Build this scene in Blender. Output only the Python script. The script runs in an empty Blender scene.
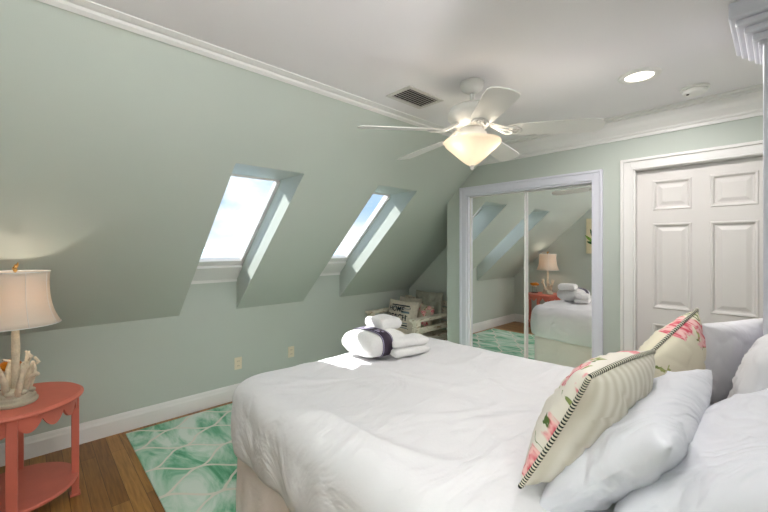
import bpy, bmesh, math, random
from mathutils import Vector, Matrix, noise
PI = math.pi
scene = bpy.context.scene
C = scene.collection
random.seed(7)

# ------------------------------------------------------------------ camera
cam_d = bpy.data.cameras.new('camera'); cam = bpy.data.objects.new('camera', cam_d); C.objects.link(cam)
F_PX = 374.631; TH = math.atan((779.707 - 384) / F_PX)
cam.location = (0, 0, 1.48); cam.rotation_euler = (PI/2, 0, TH)
cam_d.sensor_width = 36; cam_d.lens = 36 * F_PX / 768
cam_d.shift_y = -(256 - 246.231) / 768
cam_d.clip_start = 0.02; cam_d.clip_end = 6000
scene.camera = cam

# ------------------------------------------------------------------ materials
def srgb(r, g, b):
    f = lambda c: (c/255/12.92) if c/255 <= .04045 else ((c/255+.055)/1.055)**2.4
    return (f(r), f(g), f(b), 1)
def newmat(name):
    m = bpy.data.materials.new(name); m.use_nodes = True
    nt = m.node_tree; return m, nt, nt.nodes['Principled BSDF']
def nd(nt, t, **kw):
    n = nt.nodes.new(t)
    for k, v in kw.items():
        if k.startswith('i_'): n.inputs[k[2:].replace('_', ' ')].default_value = v
        else: setattr(n, k, v)
    return n
def mat(name, col, rough=.6, var=.04, scale=6, bump=0, bscale=60, metal=0, spec=.4, sheen=0, trans=0):
    """base colour with slight procedural variation and a procedural bump"""
    m, nt, p = newmat(name); L = nt.links
    tc = nd(nt, 'ShaderNodeTexCoord')
    n = nd(nt, 'ShaderNodeTexNoise', i_Scale=scale, i_Detail=4.0)
    L.new(tc.outputs['Object'], n.inputs['Vector'])
    r = nd(nt, 'ShaderNodeValToRGB')
    a = [max(0, c*(1-var)) for c in col[:3]]; b = [min(1, c*(1+var)) for c in col[:3]]
    r.color_ramp.elements[0].position = .3; r.color_ramp.elements[1].position = .7
    r.color_ramp.elements[0].color = (*a, 1); r.color_ramp.elements[1].color = (*b, 1)
    L.new(n.outputs['Fac'], r.inputs['Fac']); L.new(r.outputs['Color'], p.inputs['Base Color'])
    p.inputs['Roughness'].default_value = rough; p.inputs['Metallic'].default_value = metal
    p.inputs['Specular IOR Level'].default_value = spec
    if sheen: p.inputs['Sheen Weight'].default_value = sheen
    if bump:
        n2 = nd(nt, 'ShaderNodeTexNoise', i_Scale=bscale, i_Detail=3.0)
        L.new(tc.outputs['Object'], n2.inputs['Vector'])
        bp = nd(nt, 'ShaderNodeBump', i_Strength=bump, i_Distance=.01)
        L.new(n2.outputs['Fac'], bp.inputs['Height']); L.new(bp.outputs['Normal'], p.inputs['Normal'])
    return m
M = {}
def crumple(m, scale, strength, dist):
    nt = m.node_tree; L = nt.links; p = nt.nodes['Principled BSDF']
    tc = nd(nt, 'ShaderNodeTexCoord'); mp = nd(nt, 'ShaderNodeMapping'); mp.inputs['Scale'].default_value = (1, .55, 1); mp.inputs['Rotation'].default_value = (0, 0, .5)
    n = nd(nt, 'ShaderNodeTexNoise', i_Scale=scale, i_Detail=3.0, i_Distortion=1.6); L.new(tc.outputs['Object'], mp.inputs[0]); L.new(mp.outputs[0], n.inputs['Vector'])
    b = nd(nt, 'ShaderNodeBump', i_Strength=strength, i_Distance=dist); L.new(n.outputs['Fac'], b.inputs['Height'])
    old = p.inputs['Normal'].links[0].from_node if p.inputs['Normal'].links else None
    if old: L.new(b.outputs['Normal'], old.inputs['Normal'])
    else: L.new(b.outputs['Normal'], p.inputs['Normal'])
M['wall'] = mat('sage_paint', srgb(188, 195, 187), .55, .012, 2, .04, 220)
M['ceil'] = mat('ceiling_paint', srgb(236, 233, 235), .8, .01, 2, .03, 200)
M['trim'] = mat('trim_paint', srgb(228, 226, 224), .35, .01, 3)
M['casing'] = mat('cool_trim_paint', srgb(220, 220, 230), .35, .01, 3)
M['door'] = mat('door_paint', srgb(216, 212, 209), .4, .01, 3)
M['white'] = mat('white_enamel', srgb(232, 230, 226), .35, .01, 5)
M['linen'] = mat('white_cotton', srgb(226, 225, 227), .9, .012, 5, .10, 90, sheen=.1)
M['linen2'] = mat('white_percale', srgb(222, 223, 229), .9, .012, 5, .12, 50, sheen=.1)
M['skirt'] = mat('skirt_cotton', srgb(242, 230, 226), .95, .015, 6, .1, 70)
M['towel'] = mat('terry_cloth', srgb(240, 239, 238), 1, .03, 60, .7, 260, sheen=.3)
M['ribbon'] = mat('dark_ribbon', srgb(52, 40, 58), .5, .12, 70)
M['ribbon_pale'] = mat('pale_print', srgb(176, 168, 196), .5, .05, 30)
M['coral'] = mat('coral_paint', srgb(206, 112, 94), .42, .05, 9, .04, 60)
M['lampbase'] = mat('weathered_stone', srgb(186, 180, 160), .65, .12, 26, .25, 60)
M['reef'] = mat('bleached_reef', srgb(222, 208, 186), .75, .14, 30, .6, 90)
M['brass'] = mat('aged_brass', srgb(190, 150, 90), .35, .1, 20, metal=.9)
M['amber'] = mat('amber_wood', srgb(196, 118, 20), .35, .3, 30)
M['driftwood'] = mat('driftwood', srgb(170, 165, 150), .8, .15, 20, .3, 60)
M['dark'] = mat('dark_bronze', srgb(50, 42, 34), .5, .1, 20)
M['outlet'] = mat('ivory_plastic', srgb(226, 214, 190), .4, .01)
M['slot'] = mat('slot_shadow', srgb(60, 55, 50), .8, .01)
M['canvas'] = mat('cream_canvas', srgb(226, 214, 178), .9, .05, 14, .2, 120)
M['leaf'] = mat('leaf_green', srgb(44, 92, 40), .6, .4, 30)
M['leaf2'] = mat('leaf_light_green', srgb(120, 160, 60), .6, .3, 30)
M['greypil'] = mat('grey_linen', srgb(168, 166, 152), .95, .08, 40, .3, 120)
M['beigepil'] = mat('beige_linen', srgb(208, 198, 182), .95, .1, 30, .3, 120)
M['ink'] = mat('navy_print', srgb(36, 48, 58), .8, .1, 50)
M['bluegrey'] = mat('faded_blue_print', srgb(110, 130, 140), .9, .2, 50)
M['cordB'] = mat('black_cord', srgb(34, 44, 36), .8, .05)
M['cordW'] = mat('cream_cord', srgb(222, 216, 196), .8, .05)
M['vent'] = mat('vent_enamel', srgb(208, 205, 200), .4, .01)
M['ventgap'] = mat('duct_dark', srgb(70, 66, 62), .9, .05)
M['chrome'] = mat('brushed_nickel', srgb(200, 200, 200), .25, .02, metal=1)

crumple(M['linen'], 3.2, .55, .06); crumple(M['linen2'], 4.0, .8, .07); crumple(M['skirt'], 5, .3, .03)
def whitewash():
    m, nt, p = newmat('whitewashed_timber'); L = nt.links
    tc = nd(nt, 'ShaderNodeTexCoord'); mp = nd(nt, 'ShaderNodeMapping'); mp.inputs['Scale'].default_value = (14, 3, 14)
    n = nd(nt, 'ShaderNodeTexNoise', i_Scale=3.0, i_Detail=6.0)
    L.new(tc.outputs['Object'], mp.inputs[0]); L.new(mp.outputs[0], n.inputs['Vector'])
    r = nd(nt, 'ShaderNodeValToRGB'); e = r.color_ramp.elements
    e[0].position = .34; e[0].color = srgb(160, 134, 100); e[1].position = .46; e[1].color = srgb(228, 220, 204)
    L.new(n.outputs['Fac'], r.inputs['Fac']); L.new(r.outputs['Color'], p.inputs['Base Color']); p.inputs['Roughness'].default_value = .7
    return m
M['wash'] = whitewash()

def floor_mat():
    m, nt, p = newmat('oak_planks'); L = nt.links
    tc = nd(nt, 'ShaderNodeTexCoord')
    br = nd(nt, 'ShaderNodeTexBrick', i_Scale=1.0, offset=.37)
    br.inputs['Brick Width'].default_value = 1.1; br.inputs['Row Height'].default_value = .085
    br.inputs['Mortar Size'].default_value = .0012; br.inputs['Mortar Smooth'].default_value = .2
    br.inputs['Color1'].default_value = (0, 0, 0, 1); br.inputs['Color2'].default_value = (1, 1, 1, 1); br.inputs['Mortar'].default_value = (.5, .5, .5, 1)
    L.new(tc.outputs['Object'], br.inputs['Vector'])
    mp = nd(nt, 'ShaderNodeMapping'); mp.inputs['Scale'].default_value = (1.6, 22, 1)
    L.new(tc.outputs['Object'], mp.inputs[0])
    n = nd(nt, 'ShaderNodeTexNoise', i_Scale=3.0, i_Detail=6.0, i_Distortion=.4)
    L.new(mp.outputs[0], n.inputs['Vector'])
    r1 = nd(nt, 'ShaderNodeValToRGB'); e = r1.color_ramp.elements
    e[0].color = srgb(132, 86, 38); e[1].color = srgb(176, 128, 66)
    L.new(br.outputs['Color'], r1.inputs['Fac'])
    r2 = nd(nt, 'ShaderNodeValToRGB'); e = r2.color_ramp.elements
    e[0].position = .35; e[0].color = (.72, .68, .62, 1); e[1].position = .65; e[1].color = (1.1, 1.1, 1.1, 1)
    L.new(n.outputs['Fac'], r2.inputs['Fac'])
    mx = nd(nt, 'ShaderNodeMixRGB', blend_type='MULTIPLY'); mx.inputs[0].default_value = 1
    L.new(r1.outputs['Color'], mx.inputs[1]); L.new(r2.outputs['Color'], mx.inputs[2])
    mx2 = nd(nt, 'ShaderNodeMixRGB'); mx2.inputs[2].default_value = srgb(64, 40, 20)
    L.new(br.outputs['Fac'], mx2.inputs[0]); L.new(mx.outputs[0], mx2.inputs[1])
    L.new(mx2.outputs[0], p.inputs['Base Color']); p.inputs['Roughness'].default_value = .38
    return m
M['floor'] = floor_mat()

def mathn(nt, op, a, b=None, clamp=False):
    n = nt.nodes.new('ShaderNodeMath'); n.operation = op; n.use_clamp = clamp
    for i, v in enumerate((a, b)):
        if v is None: continue
        if isinstance(v, (int, float)): n.inputs[i].default_value = v
        else: nt.links.new(v, n.inputs[i])
    return n.outputs[0]
def rug_mat():
    m, nt, p = newmat('watercolour_rug'); L = nt.links
    tc = nd(nt, 'ShaderNodeTexCoord')
    nz = nd(nt, 'ShaderNodeTexNoise', i_Scale=5.0, i_Detail=2.0)
    L.new(tc.outputs['Object'], nz.inputs['Vector'])
    sep = nd(nt, 'ShaderNodeSeparateXYZ'); L.new(tc.outputs['Object'], sep.inputs[0])
    wob = mathn(nt, 'MULTIPLY', mathn(nt, 'SUBTRACT', nz.outputs['Fac'], .5), .05)
    x = mathn(nt, 'ADD', sep.outputs[0], wob); y = mathn(nt, 'ADD', sep.outputs[1], wob)
    a = mathn(nt, 'MULTIPLY', mathn(nt, 'SUBTRACT', 1.0, mathn(nt, 'COSINE', mathn(nt, 'MULTIPLY', mathn(nt, 'SUBTRACT', y, .57), 2*PI/.5))), .0875)
    ds = []
    for op in ('SUBTRACT', 'ADD'):
        v = mathn(nt, 'ADD', mathn(nt, op, x, a), 3.54 + .35*4)
        f = mathn(nt, 'FRACT', mathn(nt, 'DIVIDE', v, .35))
        d = mathn(nt, 'SUBTRACT', .5, mathn(nt, 'ABSOLUTE', mathn(nt, 'SUBTRACT', f, .5)))
        ds.append(d)
    dmin = mathn(nt, 'MINIMUM', ds[0], ds[1])
    line = nd(nt, 'ShaderNodeMapRange'); line.inputs['From Min'].default_value = .030; line.inputs['From Max'].default_value = .044
    line.inputs['To Min'].default_value = 1; line.inputs['To Max'].default_value = 0
    L.new(dmin, line.inputs['Value'])
    mp = nd(nt, 'ShaderNodeMapping'); mp.inputs['Scale'].default_value = (.9, 2.6, 1); mp.inputs['Rotation'].default_value = (0, 0, .5)
    L.new(tc.outputs['Object'], mp.inputs[0])
    w = nd(nt, 'ShaderNodeTexNoise', i_Scale=1.7, i_Detail=7.0, i_Roughness=.6, i_Distortion=1.2)
    L.new(mp.outputs[0], w.inputs['Vector'])
    r = nd(nt, 'ShaderNodeValToRGB'); e = r.color_ramp.elements
    e[0].position = .32; e[0].color = srgb(54, 140, 96); e[1].position = .62; e[1].color = srgb(214, 228, 216)
    x1 = e.new(.42); x1.color = srgb(104, 178, 138); x2 = e.new(.50); x2.color = srgb(164, 206, 180)
    L.new(w.outputs['Fac'], r.inputs['Fac'])
    mx = nd(nt, 'ShaderNodeMixRGB'); mx.inputs[2].default_value = srgb(222, 220, 206)
    L.new(line.outputs[0], mx.inputs[0]); L.new(r.outputs['Color'], mx.inputs[1]); L.new(mx.outputs[0], p.inputs['Base Color'])
    p.inputs['Roughness'].default_value = 1; p.inputs['Sheen Weight'].default_value = .2
    n2 = nd(nt, 'ShaderNodeTexNoise', i_Scale=300.0); L.new(tc.outputs['Object'], n2.inputs['Vector'])
    bp = nd(nt, 'ShaderNodeBump', i_Strength=.4, i_Distance=.004); L.new(n2.outputs['Fac'], bp.inputs['Height']); L.new(bp.outputs['Normal'], p.inputs['Normal'])
    return m
M['rug'] = rug_mat()

def floral_mat(name, base, dens=4.2, seed=0.0, rose=.23):
    m, nt, p = newmat(name); L = nt.links
    tc = nd(nt, 'ShaderNodeTexCoord'); mp = nd(nt, 'ShaderNodeMapping'); mp.inputs['Location'].default_value = (seed, seed*.7, 0)
    mp.inputs['Scale'].default_value = (1, 1, .05)
    L.new(tc.outputs['Object'], mp.inputs[0])
    nz = nd(nt, 'ShaderNodeTexNoise', i_Scale=14.0, i_Detail=3.0); L.new(mp.outputs[0], nz.inputs['Vector'])
    add = nd(nt, 'ShaderNodeMixRGB', blend_type='LINEAR_LIGHT'); add.inputs[0].default_value = .09
    L.new(mp.outputs[0], add.inputs[1]); L.new(nz.outputs['Color'], add.inputs[2])
    v = nd(nt, 'ShaderNodeTexVoronoi', i_Scale=dens, i_Randomness=.75, voronoi_dimensions='2D'); L.new(add.outputs[0], v.inputs['Vector'])
    mask = nd(nt, 'ShaderNodeMapRange'); mask.inputs['From Min'].default_value = rose; mask.inputs['From Max'].default_value = rose+.04
    mask.inputs['To Min'].default_value = 1; mask.inputs['To Max'].default_value = 0
    L.new(v.outputs['Distance'], mask.inputs['Value'])
    pet = nd(nt, 'ShaderNodeTexVoronoi', i_Scale=dens*7, voronoi_dimensions='2D'); L.new(add.outputs[0], pet.inputs['Vector'])
    pr_ = nd(nt, 'ShaderNodeValToRGB'); e = pr_.color_ramp.elements
    e[0].position = .12; e[0].color = srgb(216, 78, 98); e[1].position = .55; e[1].color = srgb(242, 196, 192)
    L.new(pet.outputs['Distance'], pr_.inputs['Fac'])
    v2 = nd(nt, 'ShaderNodeTexVoronoi', i_Scale=dens*1.9, i_Randomness=1.0, voronoi_dimensions='2D')
    mp2 = nd(nt, 'ShaderNodeMapping'); mp2.inputs['Location'].default_value = (.31, .12, 0); mp2.inputs['Scale'].default_value = (1, 1.9, 1); mp2.inputs['Rotation'].default_value = (0, 0, .6)
    L.new(add.outputs[0], mp2.inputs[0]); L.new(mp2.outputs[0], v2.inputs['Vector'])
    lm = nd(nt, 'ShaderNodeMapRange'); lm.inputs['From Min'].default_value = .2; lm.inputs['From Max'].default_value = .25
    lm.inputs['To Min'].default_value = 1; lm.inputs['To Max'].default_value = 0
    L.new(v2.outputs['Distance'], lm.inputs['Value'])
    ln = nd(nt, 'ShaderNodeValToRGB'); e = ln.color_ramp.elements
    e[0].position = .4; e[0].color = srgb(86, 112, 50); e[1].position = .6; e[1].color = srgb(176, 180, 110)
    L.new(nz.outputs['Fac'], ln.inputs['Fac'])
    near = nd(nt, 'ShaderNodeMapRange'); near.inputs['From Min'].default_value = rose+.16; near.inputs['From Max'].default_value = rose+.18
    near.inputs['To Min'].default_value = 1; near.inputs['To Max'].default_value = 0
    L.new(v.outputs['Distance'], near.inputs['Value'])
    leafmask = mathn(nt, 'MULTIPLY', lm.outputs[0], near.outputs[0])
    a = nd(nt, 'ShaderNodeMixRGB'); a.inputs[1].default_value = base; L.new(leafmask, a.inputs[0]); L.new(ln.outputs['Color'], a.inputs[2])
    b = nd(nt, 'ShaderNodeMixRGB'); L.new(mask.outputs[0], b.inputs[0]); L.new(a.outputs[0], b.inputs[1]); L.new(pr_.outputs['Color'], b.inputs[2])
    L.new(b.outputs[0], p.inputs['Base Color']); p.inputs['Roughness'].default_value = .9
    return m
M['floral'] = floral_mat('rose_print_cotton', srgb(232, 226, 214), 6.0, .35, .27)
M['floral2'] = floral_mat('rose_print_cotton_b', srgb(232, 224, 200), 5.5, 1.7, .3)
M['floral_small'] = floral_mat('faded_rose_print', srgb(196, 182, 164), 7, 3.1)
def stripe_mat(name, c1, c2, scale, axis='X'):
    m, nt, p = newmat(name); L = nt.links
    tc = nd(nt, 'ShaderNodeTexCoord'); w = nd(nt, 'ShaderNodeTexWave', i_Scale=scale, i_Distortion=.6, bands_direction=axis)
    w.inputs['Detail'].default_value = 1
    L.new(tc.outputs['Object'], w.inputs['Vector'])
    r = nd(nt, 'ShaderNodeValToRGB'); e = r.color_ramp.elements; e[0].color = c1; e[1].color = c2
    L.new(w.outputs['Fac'], r.inputs['Fac']); L.new(r.outputs['Color'], p.inputs['Base Color']); p.inputs['Roughness'].default_value = .9
    return m
M['ticking'] = stripe_mat('beige_striped_linen', srgb(204, 196, 180), srgb(222, 216, 204), 9)

def glassmat():
    m = bpy.data.materials.new('window_glass'); m.use_nodes = True; nt = m.node_tree; nt.nodes.clear(); L = nt.links
    o = nd(nt, 'ShaderNodeOutputMaterial'); t = nd(nt, 'ShaderNodeBsdfTransparent'); g = nd(nt, 'ShaderNodeBsdfGlossy')
    t.inputs[0].default_value = (.96, .98, 1, 1); g.inputs['Roughness'].default_value = .02
    mx = nd(nt, 'ShaderNodeMixShader'); mx.inputs[0].default_value = .03
    L.new(t.outputs[0], mx.inputs[1]); L.new(g.outputs[0], mx.inputs[2]); L.new(mx.outputs[0], o.inputs[0])
    return m
M['glass'] = glassmat()
def mirrormat():
    m, nt, p = newmat('silvered_mirror')
    p.inputs['Base Color'].default_value = (.94, .93, .93, 1); p.inputs['Metallic'].default_value = 1; p.inputs['Roughness'].default_value = .01
    return m
M['mirror'] = mirrormat()
def emit(name, col, s, base=(.9, .88, .84, 1)):
    m, nt, p = newmat(name)
    p.inputs['Base Color'].default_value = base
    p.inputs['Emission Color'].default_value = col; p.inputs['Emission Strength'].default_value = s
    return m
M['downlight'] = emit('lit_lens', (1, .93, .8, 1), 2.2)
def bowlmat():
    m = bpy.data.materials.new('lit_alabaster'); m.use_nodes = True; nt = m.node_tree; nt.nodes.clear(); L = nt.links
    o = nd(nt, 'ShaderNodeOutputMaterial'); d = nd(nt, 'ShaderNodeBsdfDiffuse'); t = nd(nt, 'ShaderNodeBsdfTranslucent'); mx = nd(nt, 'ShaderNodeMixShader')
    d.inputs[0].default_value = srgb(236, 230, 220); t.inputs[0].default_value = srgb(250, 232, 205); mx.inputs[0].default_value = .22
    L.new(d.outputs[0], mx.inputs[1]); L.new(t.outputs[0], mx.inputs[2]); L.new(mx.outputs[0], o.inputs[0])
    return m
M['bowl'] = bowlmat()
def shademat():
    m = bpy.data.materials.new('lit_linen_shade'); m.use_nodes = True; nt = m.node_tree; nt.nodes.clear(); L = nt.links
    o = nd(nt, 'ShaderNodeOutputMaterial'); d = nd(nt, 'ShaderNodeBsdfDiffuse'); t = nd(nt, 'ShaderNodeBsdfTranslucent'); mx = nd(nt, 'ShaderNodeMixShader')
    d.inputs[0].default_value = srgb(226, 220, 212); t.inputs[0].default_value = srgb(240, 214, 186); mx.inputs[0].default_value = .3
    L.new(d.outputs[0], mx.inputs[1]); L.new(t.outputs[0], mx.inputs[2]); L.new(mx.outputs[0], o.inputs[0])
    return m
M['shade'] = shademat()
M['sea'] = mat('sea_water', srgb(150, 176, 196), .4, .1, .02)

# ------------------------------------------------------------------ mesh helpers
def box(bm, x0, x1, y0, y1, z0, z1, mi=0):
    vs = [bm.verts.new((x, y, z)) for x in (x0, x1) for y in (y0, y1) for z in (z0, z1)]
    for q in ((0,1,3,2), (4,6,7,5), (0,4,5,1), (2,3,7,6), (0,2,6,4), (1,5,7,3)):
        f = bm.faces.new([vs[i] for i in q]); f.material_index = mi
    return vs
def boxT(bm, T, x0, x1, y0, y1, z0, z1):
    for v in box(bm, x0, x1, y0, y1, z0, z1): v.co = T @ v.co
def link(name, bm, m, parent=None, smooth=False, bev=0, recalc=True):
    if recalc: bmesh.ops.recalc_face_normals(bm, faces=bm.faces)
    me = bpy.data.meshes.new(name); bm.to_mesh(me); bm.free()
    for k in (m if isinstance(m, list) else [m]): me.materials.append(M[k])
    if smooth:
        for p in me.polygons: p.use_smooth = True
    o = bpy.data.objects.new(name, me); C.objects.link(o)
    if parent: o.parent = parent
    if bev:
        b = o.modifiers.new('bevel', 'BEVEL'); b.width = bev; b.segments = 2; b.limit_method = 'ANGLE'; b.angle_limit = .6
    return o
def structure(o): o['kind'] = 'structure'; return o
def tag(o, label, cat, group=None):
    o['label'] = label; o['category'] = cat
    if group: o['group'] = group
    return o
def empty(name, loc, label, cat, rz=0, group=None):
    o = bpy.data.objects.new(name, None); C.objects.link(o); o.location = loc; o.rotation_euler = (0, 0, rz); o.empty_display_size = .1
    return tag(o, label, cat, group)
def prism(bm, prof, ax, a0, a1):
    """extrude a closed 2D profile along axis ax ('x': profile is (y,z), 'y': (x,z), 'z': (x,y))"""
    def P(p, a): return {'x': (a, p[0], p[1]), 'y': (p[0], a, p[1]), 'z': (p[0], p[1], a)}[ax]
    A = [bm.verts.new(P(p, a0)) for p in prof]; B = [bm.verts.new(P(p, a1)) for p in prof]
    n = len(prof)
    bm.faces.new(A); bm.faces.new(B[::-1])
    for i in range(n): bm.faces.new((A[i], A[(i+1) % n], B[(i+1) % n], B[i]))
def lathe(bm, prof, n=48, c=(0, 0), close=True, lobes=0, amp=0):
    rings = []
    for r, z in prof:
        rings.append([bm.verts.new((c[0]+r*(1+amp*abs(math.cos(lobes*PI*k/n)))*math.cos(2*PI*k/n), c[1]+r*(1+amp*abs(math.cos(lobes*PI*k/n)))*math.sin(2*PI*k/n), z)) for k in range(n)])
    for i in range(len(rings)-1):
        for k in range(n): bm.faces.new((rings[i][k], rings[i][(k+1) % n], rings[i+1][(k+1) % n], rings[i+1][k]))
    if close:
        bm.faces.new(rings[0][::-1]); bm.faces.new(rings[-1])
def tube(bm, pts, rad, n=10, closed=False, alt=0, cap=True):
    pts = [Vector(p) for p in pts]; N = len(pts); rings = []
    up = Vector((0, 0, 1)); prev = None
    for i, p in enumerate(pts):
        a = pts[(i-1) % N] if (closed or i > 0) else p; b = pts[(i+1) % N] if (closed or i < N-1) else p
        t = (b-a).normalized()
        if prev is None:
            s = t.cross(up)
            if s.length < .1: s = t.cross(Vector((1, 0, 0)))
        else: s = prev - t*prev.dot(t)
        s.normalize(); prev = s; u = s.cross(t)
        r = rad[i] if isinstance(rad, (list, tuple)) else rad
        rings.append([bm.verts.new(p + s*math.cos(2*PI*k/n)*r + u*math.sin(2*PI*k/n)*r) for k in range(n)])
    for i in range(N if closed else N-1):
        A = rings[i]; B = rings[(i+1) % N]
        for k in range(n):
            f = bm.faces.new((A[k], A[(k+1) % n], B[(k+1) % n], B[k]))
            if alt: f.material_index = (i//alt) % 2
    if cap and not closed:
        bm.faces.new(rings[0][::-1]); bm.faces.new(rings[-1])

# ------------------------------------------------------------------ room constants
XK = -3.607; ZK = .874; K = (2.416-.874)/(3.607-1.932); ZC = 2.44; XR = XK + (ZC-ZK)/K
YN = -.38; YB = 3.252; YA = 3.9; XC = -2.45; XW = .16; XW2 = 1.3; YJ = .55; OFF = .34
def zs(x): return ZK + K*(x-XK)
XT = -2.375                                     # top of the skylight wells on the slope
WELLS = [(.951, 1.453), (2.187, 2.684)]
ZT = zs(XT); XG = XK + (ZT-ZK-OFF)/K            # where the roof glass reaches the height of the well's head

bm = bmesh.new(); box(bm, XK-.2, XW2+.2, YN-.2, YA+.2, -.12, 0); structure(link('floor', bm, 'floor'))
bm = bmesh.new(); box(bm, XR, XW2+.2, YN-.1, YB+.1, ZC, ZC+.1); structure(link('ceiling', bm, 'ceil'))

# sloping wall with the two wells
bm = bmesh.new()
ys = [YN-.1] + [y for w in WELLS for y in w] + [YA+.1]
def quad(*ps): bm.faces.new([bm.verts.new(p) for p in ps])
for i in range(len(ys)-1):
    a, b = ys[i], ys[i+1]; hole = (i % 2 == 1)
    x0 = XT if hole else XK
    quad((x0, a, zs(x0)), (x0, b, zs(x0)), (XR, b, ZC), (XR, a, ZC))
    if hole:
        for y in (a, b): quad((XK, y, ZK), (XT, y, ZT), (XG, y, ZT), (XK, y, ZK+OFF))
        quad((XT, a, ZT), (XT, b, ZT), (XG, b, ZT), (XG, a, ZT))
        quad((XK, a, ZK), (XK, b, ZK), (XK, b, ZK+OFF), (XK, a, ZK+OFF))
# outer roof skin around the openings
zo = lambda x: zs(x)+OFF
XO = XR + .05
for i in range(len(ys)-1):
    a, b = ys[i], ys[i+1]; hole = (i % 2 == 1)
    if hole: quad((XG, a, zo(XG)), (XG, b, zo(XG)), (XO, b, zo(XO)), (XO, a, zo(XO)))
    else: quad((XK, a, zo(XK)), (XK, b, zo(XK)), (XO, b, zo(XO)), (XO, a, zo(XO)))
bmesh.ops.remove_doubles(bm, verts=bm.verts, dist=.0005)
structure(link('wall_slope', bm, 'wall', recalc=False))

def wallbox(name, *a, m='wall'):
    bm = bmesh.new(); box(bm, *a); return structure(link(name, bm, m))
wallbox('wall_left', XK-.1, XK, YN-.1, YA+.1, 0, ZK)
wallbox('wall_front', XK-.1, XW2+.1, YN-.1, YN, 0, 3.0)
wallbox('wall_alcove', XK-.1, XC+.1, YA, YA+.1, 0, 2.2)
wallbox('wall_alcove_side', XC, XC+.08, YB+.1, YA, 0, 2.3)
bm = bmesh.new(); box(bm, XW, XW+.1, YJ, YB+.1, 0, ZC); box(bm, XW+.1, XW2+.1, YJ, YJ+.1, 0, ZC); box(bm, XW2, XW2+.1, YN, YJ, 0, ZC)
structure(link('wall_right', bm, 'wall'))
# closet wall with closet and door openings
CX0, CX1, CZ = -2.20, -1.022, 2.0
DX0, DX1, DZ = -.745, .02, 2.05
bm = bmesh.new()
box(bm, XC, CX0, YB, YB+.1, 0, 2.5); box(bm, CX0, CX1, YB, YB+.1, CZ, 2.5); box(bm, CX1, DX0, YB, YB+.1, 0, 2.5)
box(bm, DX0, DX1, YB, YB+.1, DZ, 2.5); box(bm, DX1, XW, YB, YB+.1, 0, 2.5)
box(bm, XC+.08, XW, YB+.14, YB+.2, 0, 2.5)
structure(link('wall_back', bm, 'wall'))

# casings
def casing(name, x0, x1, z1, w, m, y=YB, t=.018):
    """moulded casing: outer edge x0..x1, top z1, width w"""
    bm = bmesh.new()
    def frame(d0, d1, tt):
        box(bm, x0+d0, x0+d1, y-tt, y+.001, 0, z1-d0); box(bm, x1-d1, x1-d0, y-tt, y+.001, 0, z1-d0)
        box(bm, x0+d1, x1-d1, y-tt, y+.001, z1-d1, z1-d0)
    frame(0, w*.25, t*1.35); frame(w*.25, w*.8, t*.8); frame(w*.8, w, t*1.0)
    return structure(link(name, bm, m, bev=.003))
casing('trim_1', -2.279, -.947, 2.08, .078, 'casing')
casing('trim_2', -.826, .10, 2.125, .082, 'trim')
bm = bmesh.new()   # closet jambs, head and track
box(bm, CX0-.004, CX0+.012, YB-.005, YB+.1, 0, CZ+.004); box(bm, CX1-.004, CX1+.006, YB-.005, YB+.1, 0, CZ+.004)
box(bm, CX0, CX1, YB-.004, YB+.1, CZ-.012, CZ+.003)
structure(link('trim_3', bm, 'casing'))
bm = bmesh.new()   # door jambs and head with stop
box(bm, DX0-.004, DX0+.012, YB-.004, YB+.1, 0, DZ+.004); box(bm, DX1-.012, DX1+.004, YB-.004, YB+.1, 0, DZ+.004)
box(bm, DX0, DX1, YB-.003, YB+.1, DZ-.012, DZ+.003)
structure(link('trim_4', bm, 'trim'))
# sliding mirror doors
def mirror_door(name, x0, x1, y):
    bm = bmesh.new(); w = .010; z0, z1 = .02, CZ-.014
    box(bm, x0, x0+w, y, y+.022, z0, z1); box(bm, x1-w, x1, y, y+.022, z0, z1)
    box(bm, x0+w, x1-w, y, y+.022, z0, z0+.03); box(bm, x0+w, x1-w, y, y+.022, z1-.012, z1)
    d = structure(link(name, bm, 'trim'))
    bm = bmesh.new(); box(bm, x0+w*.8, x1-w*.8, y+.006, y+.012, z0+.02, z1-.008)
    g = link('mirror_panel', bm, 'mirror', d); g['label'] = 'clear silvered mirror panel'
mirror_door('door_1', CX0+.012, -1.598, YB+.034)
mirror_door('door_2', -1.612, CX1-.004, YB+.060)
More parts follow.
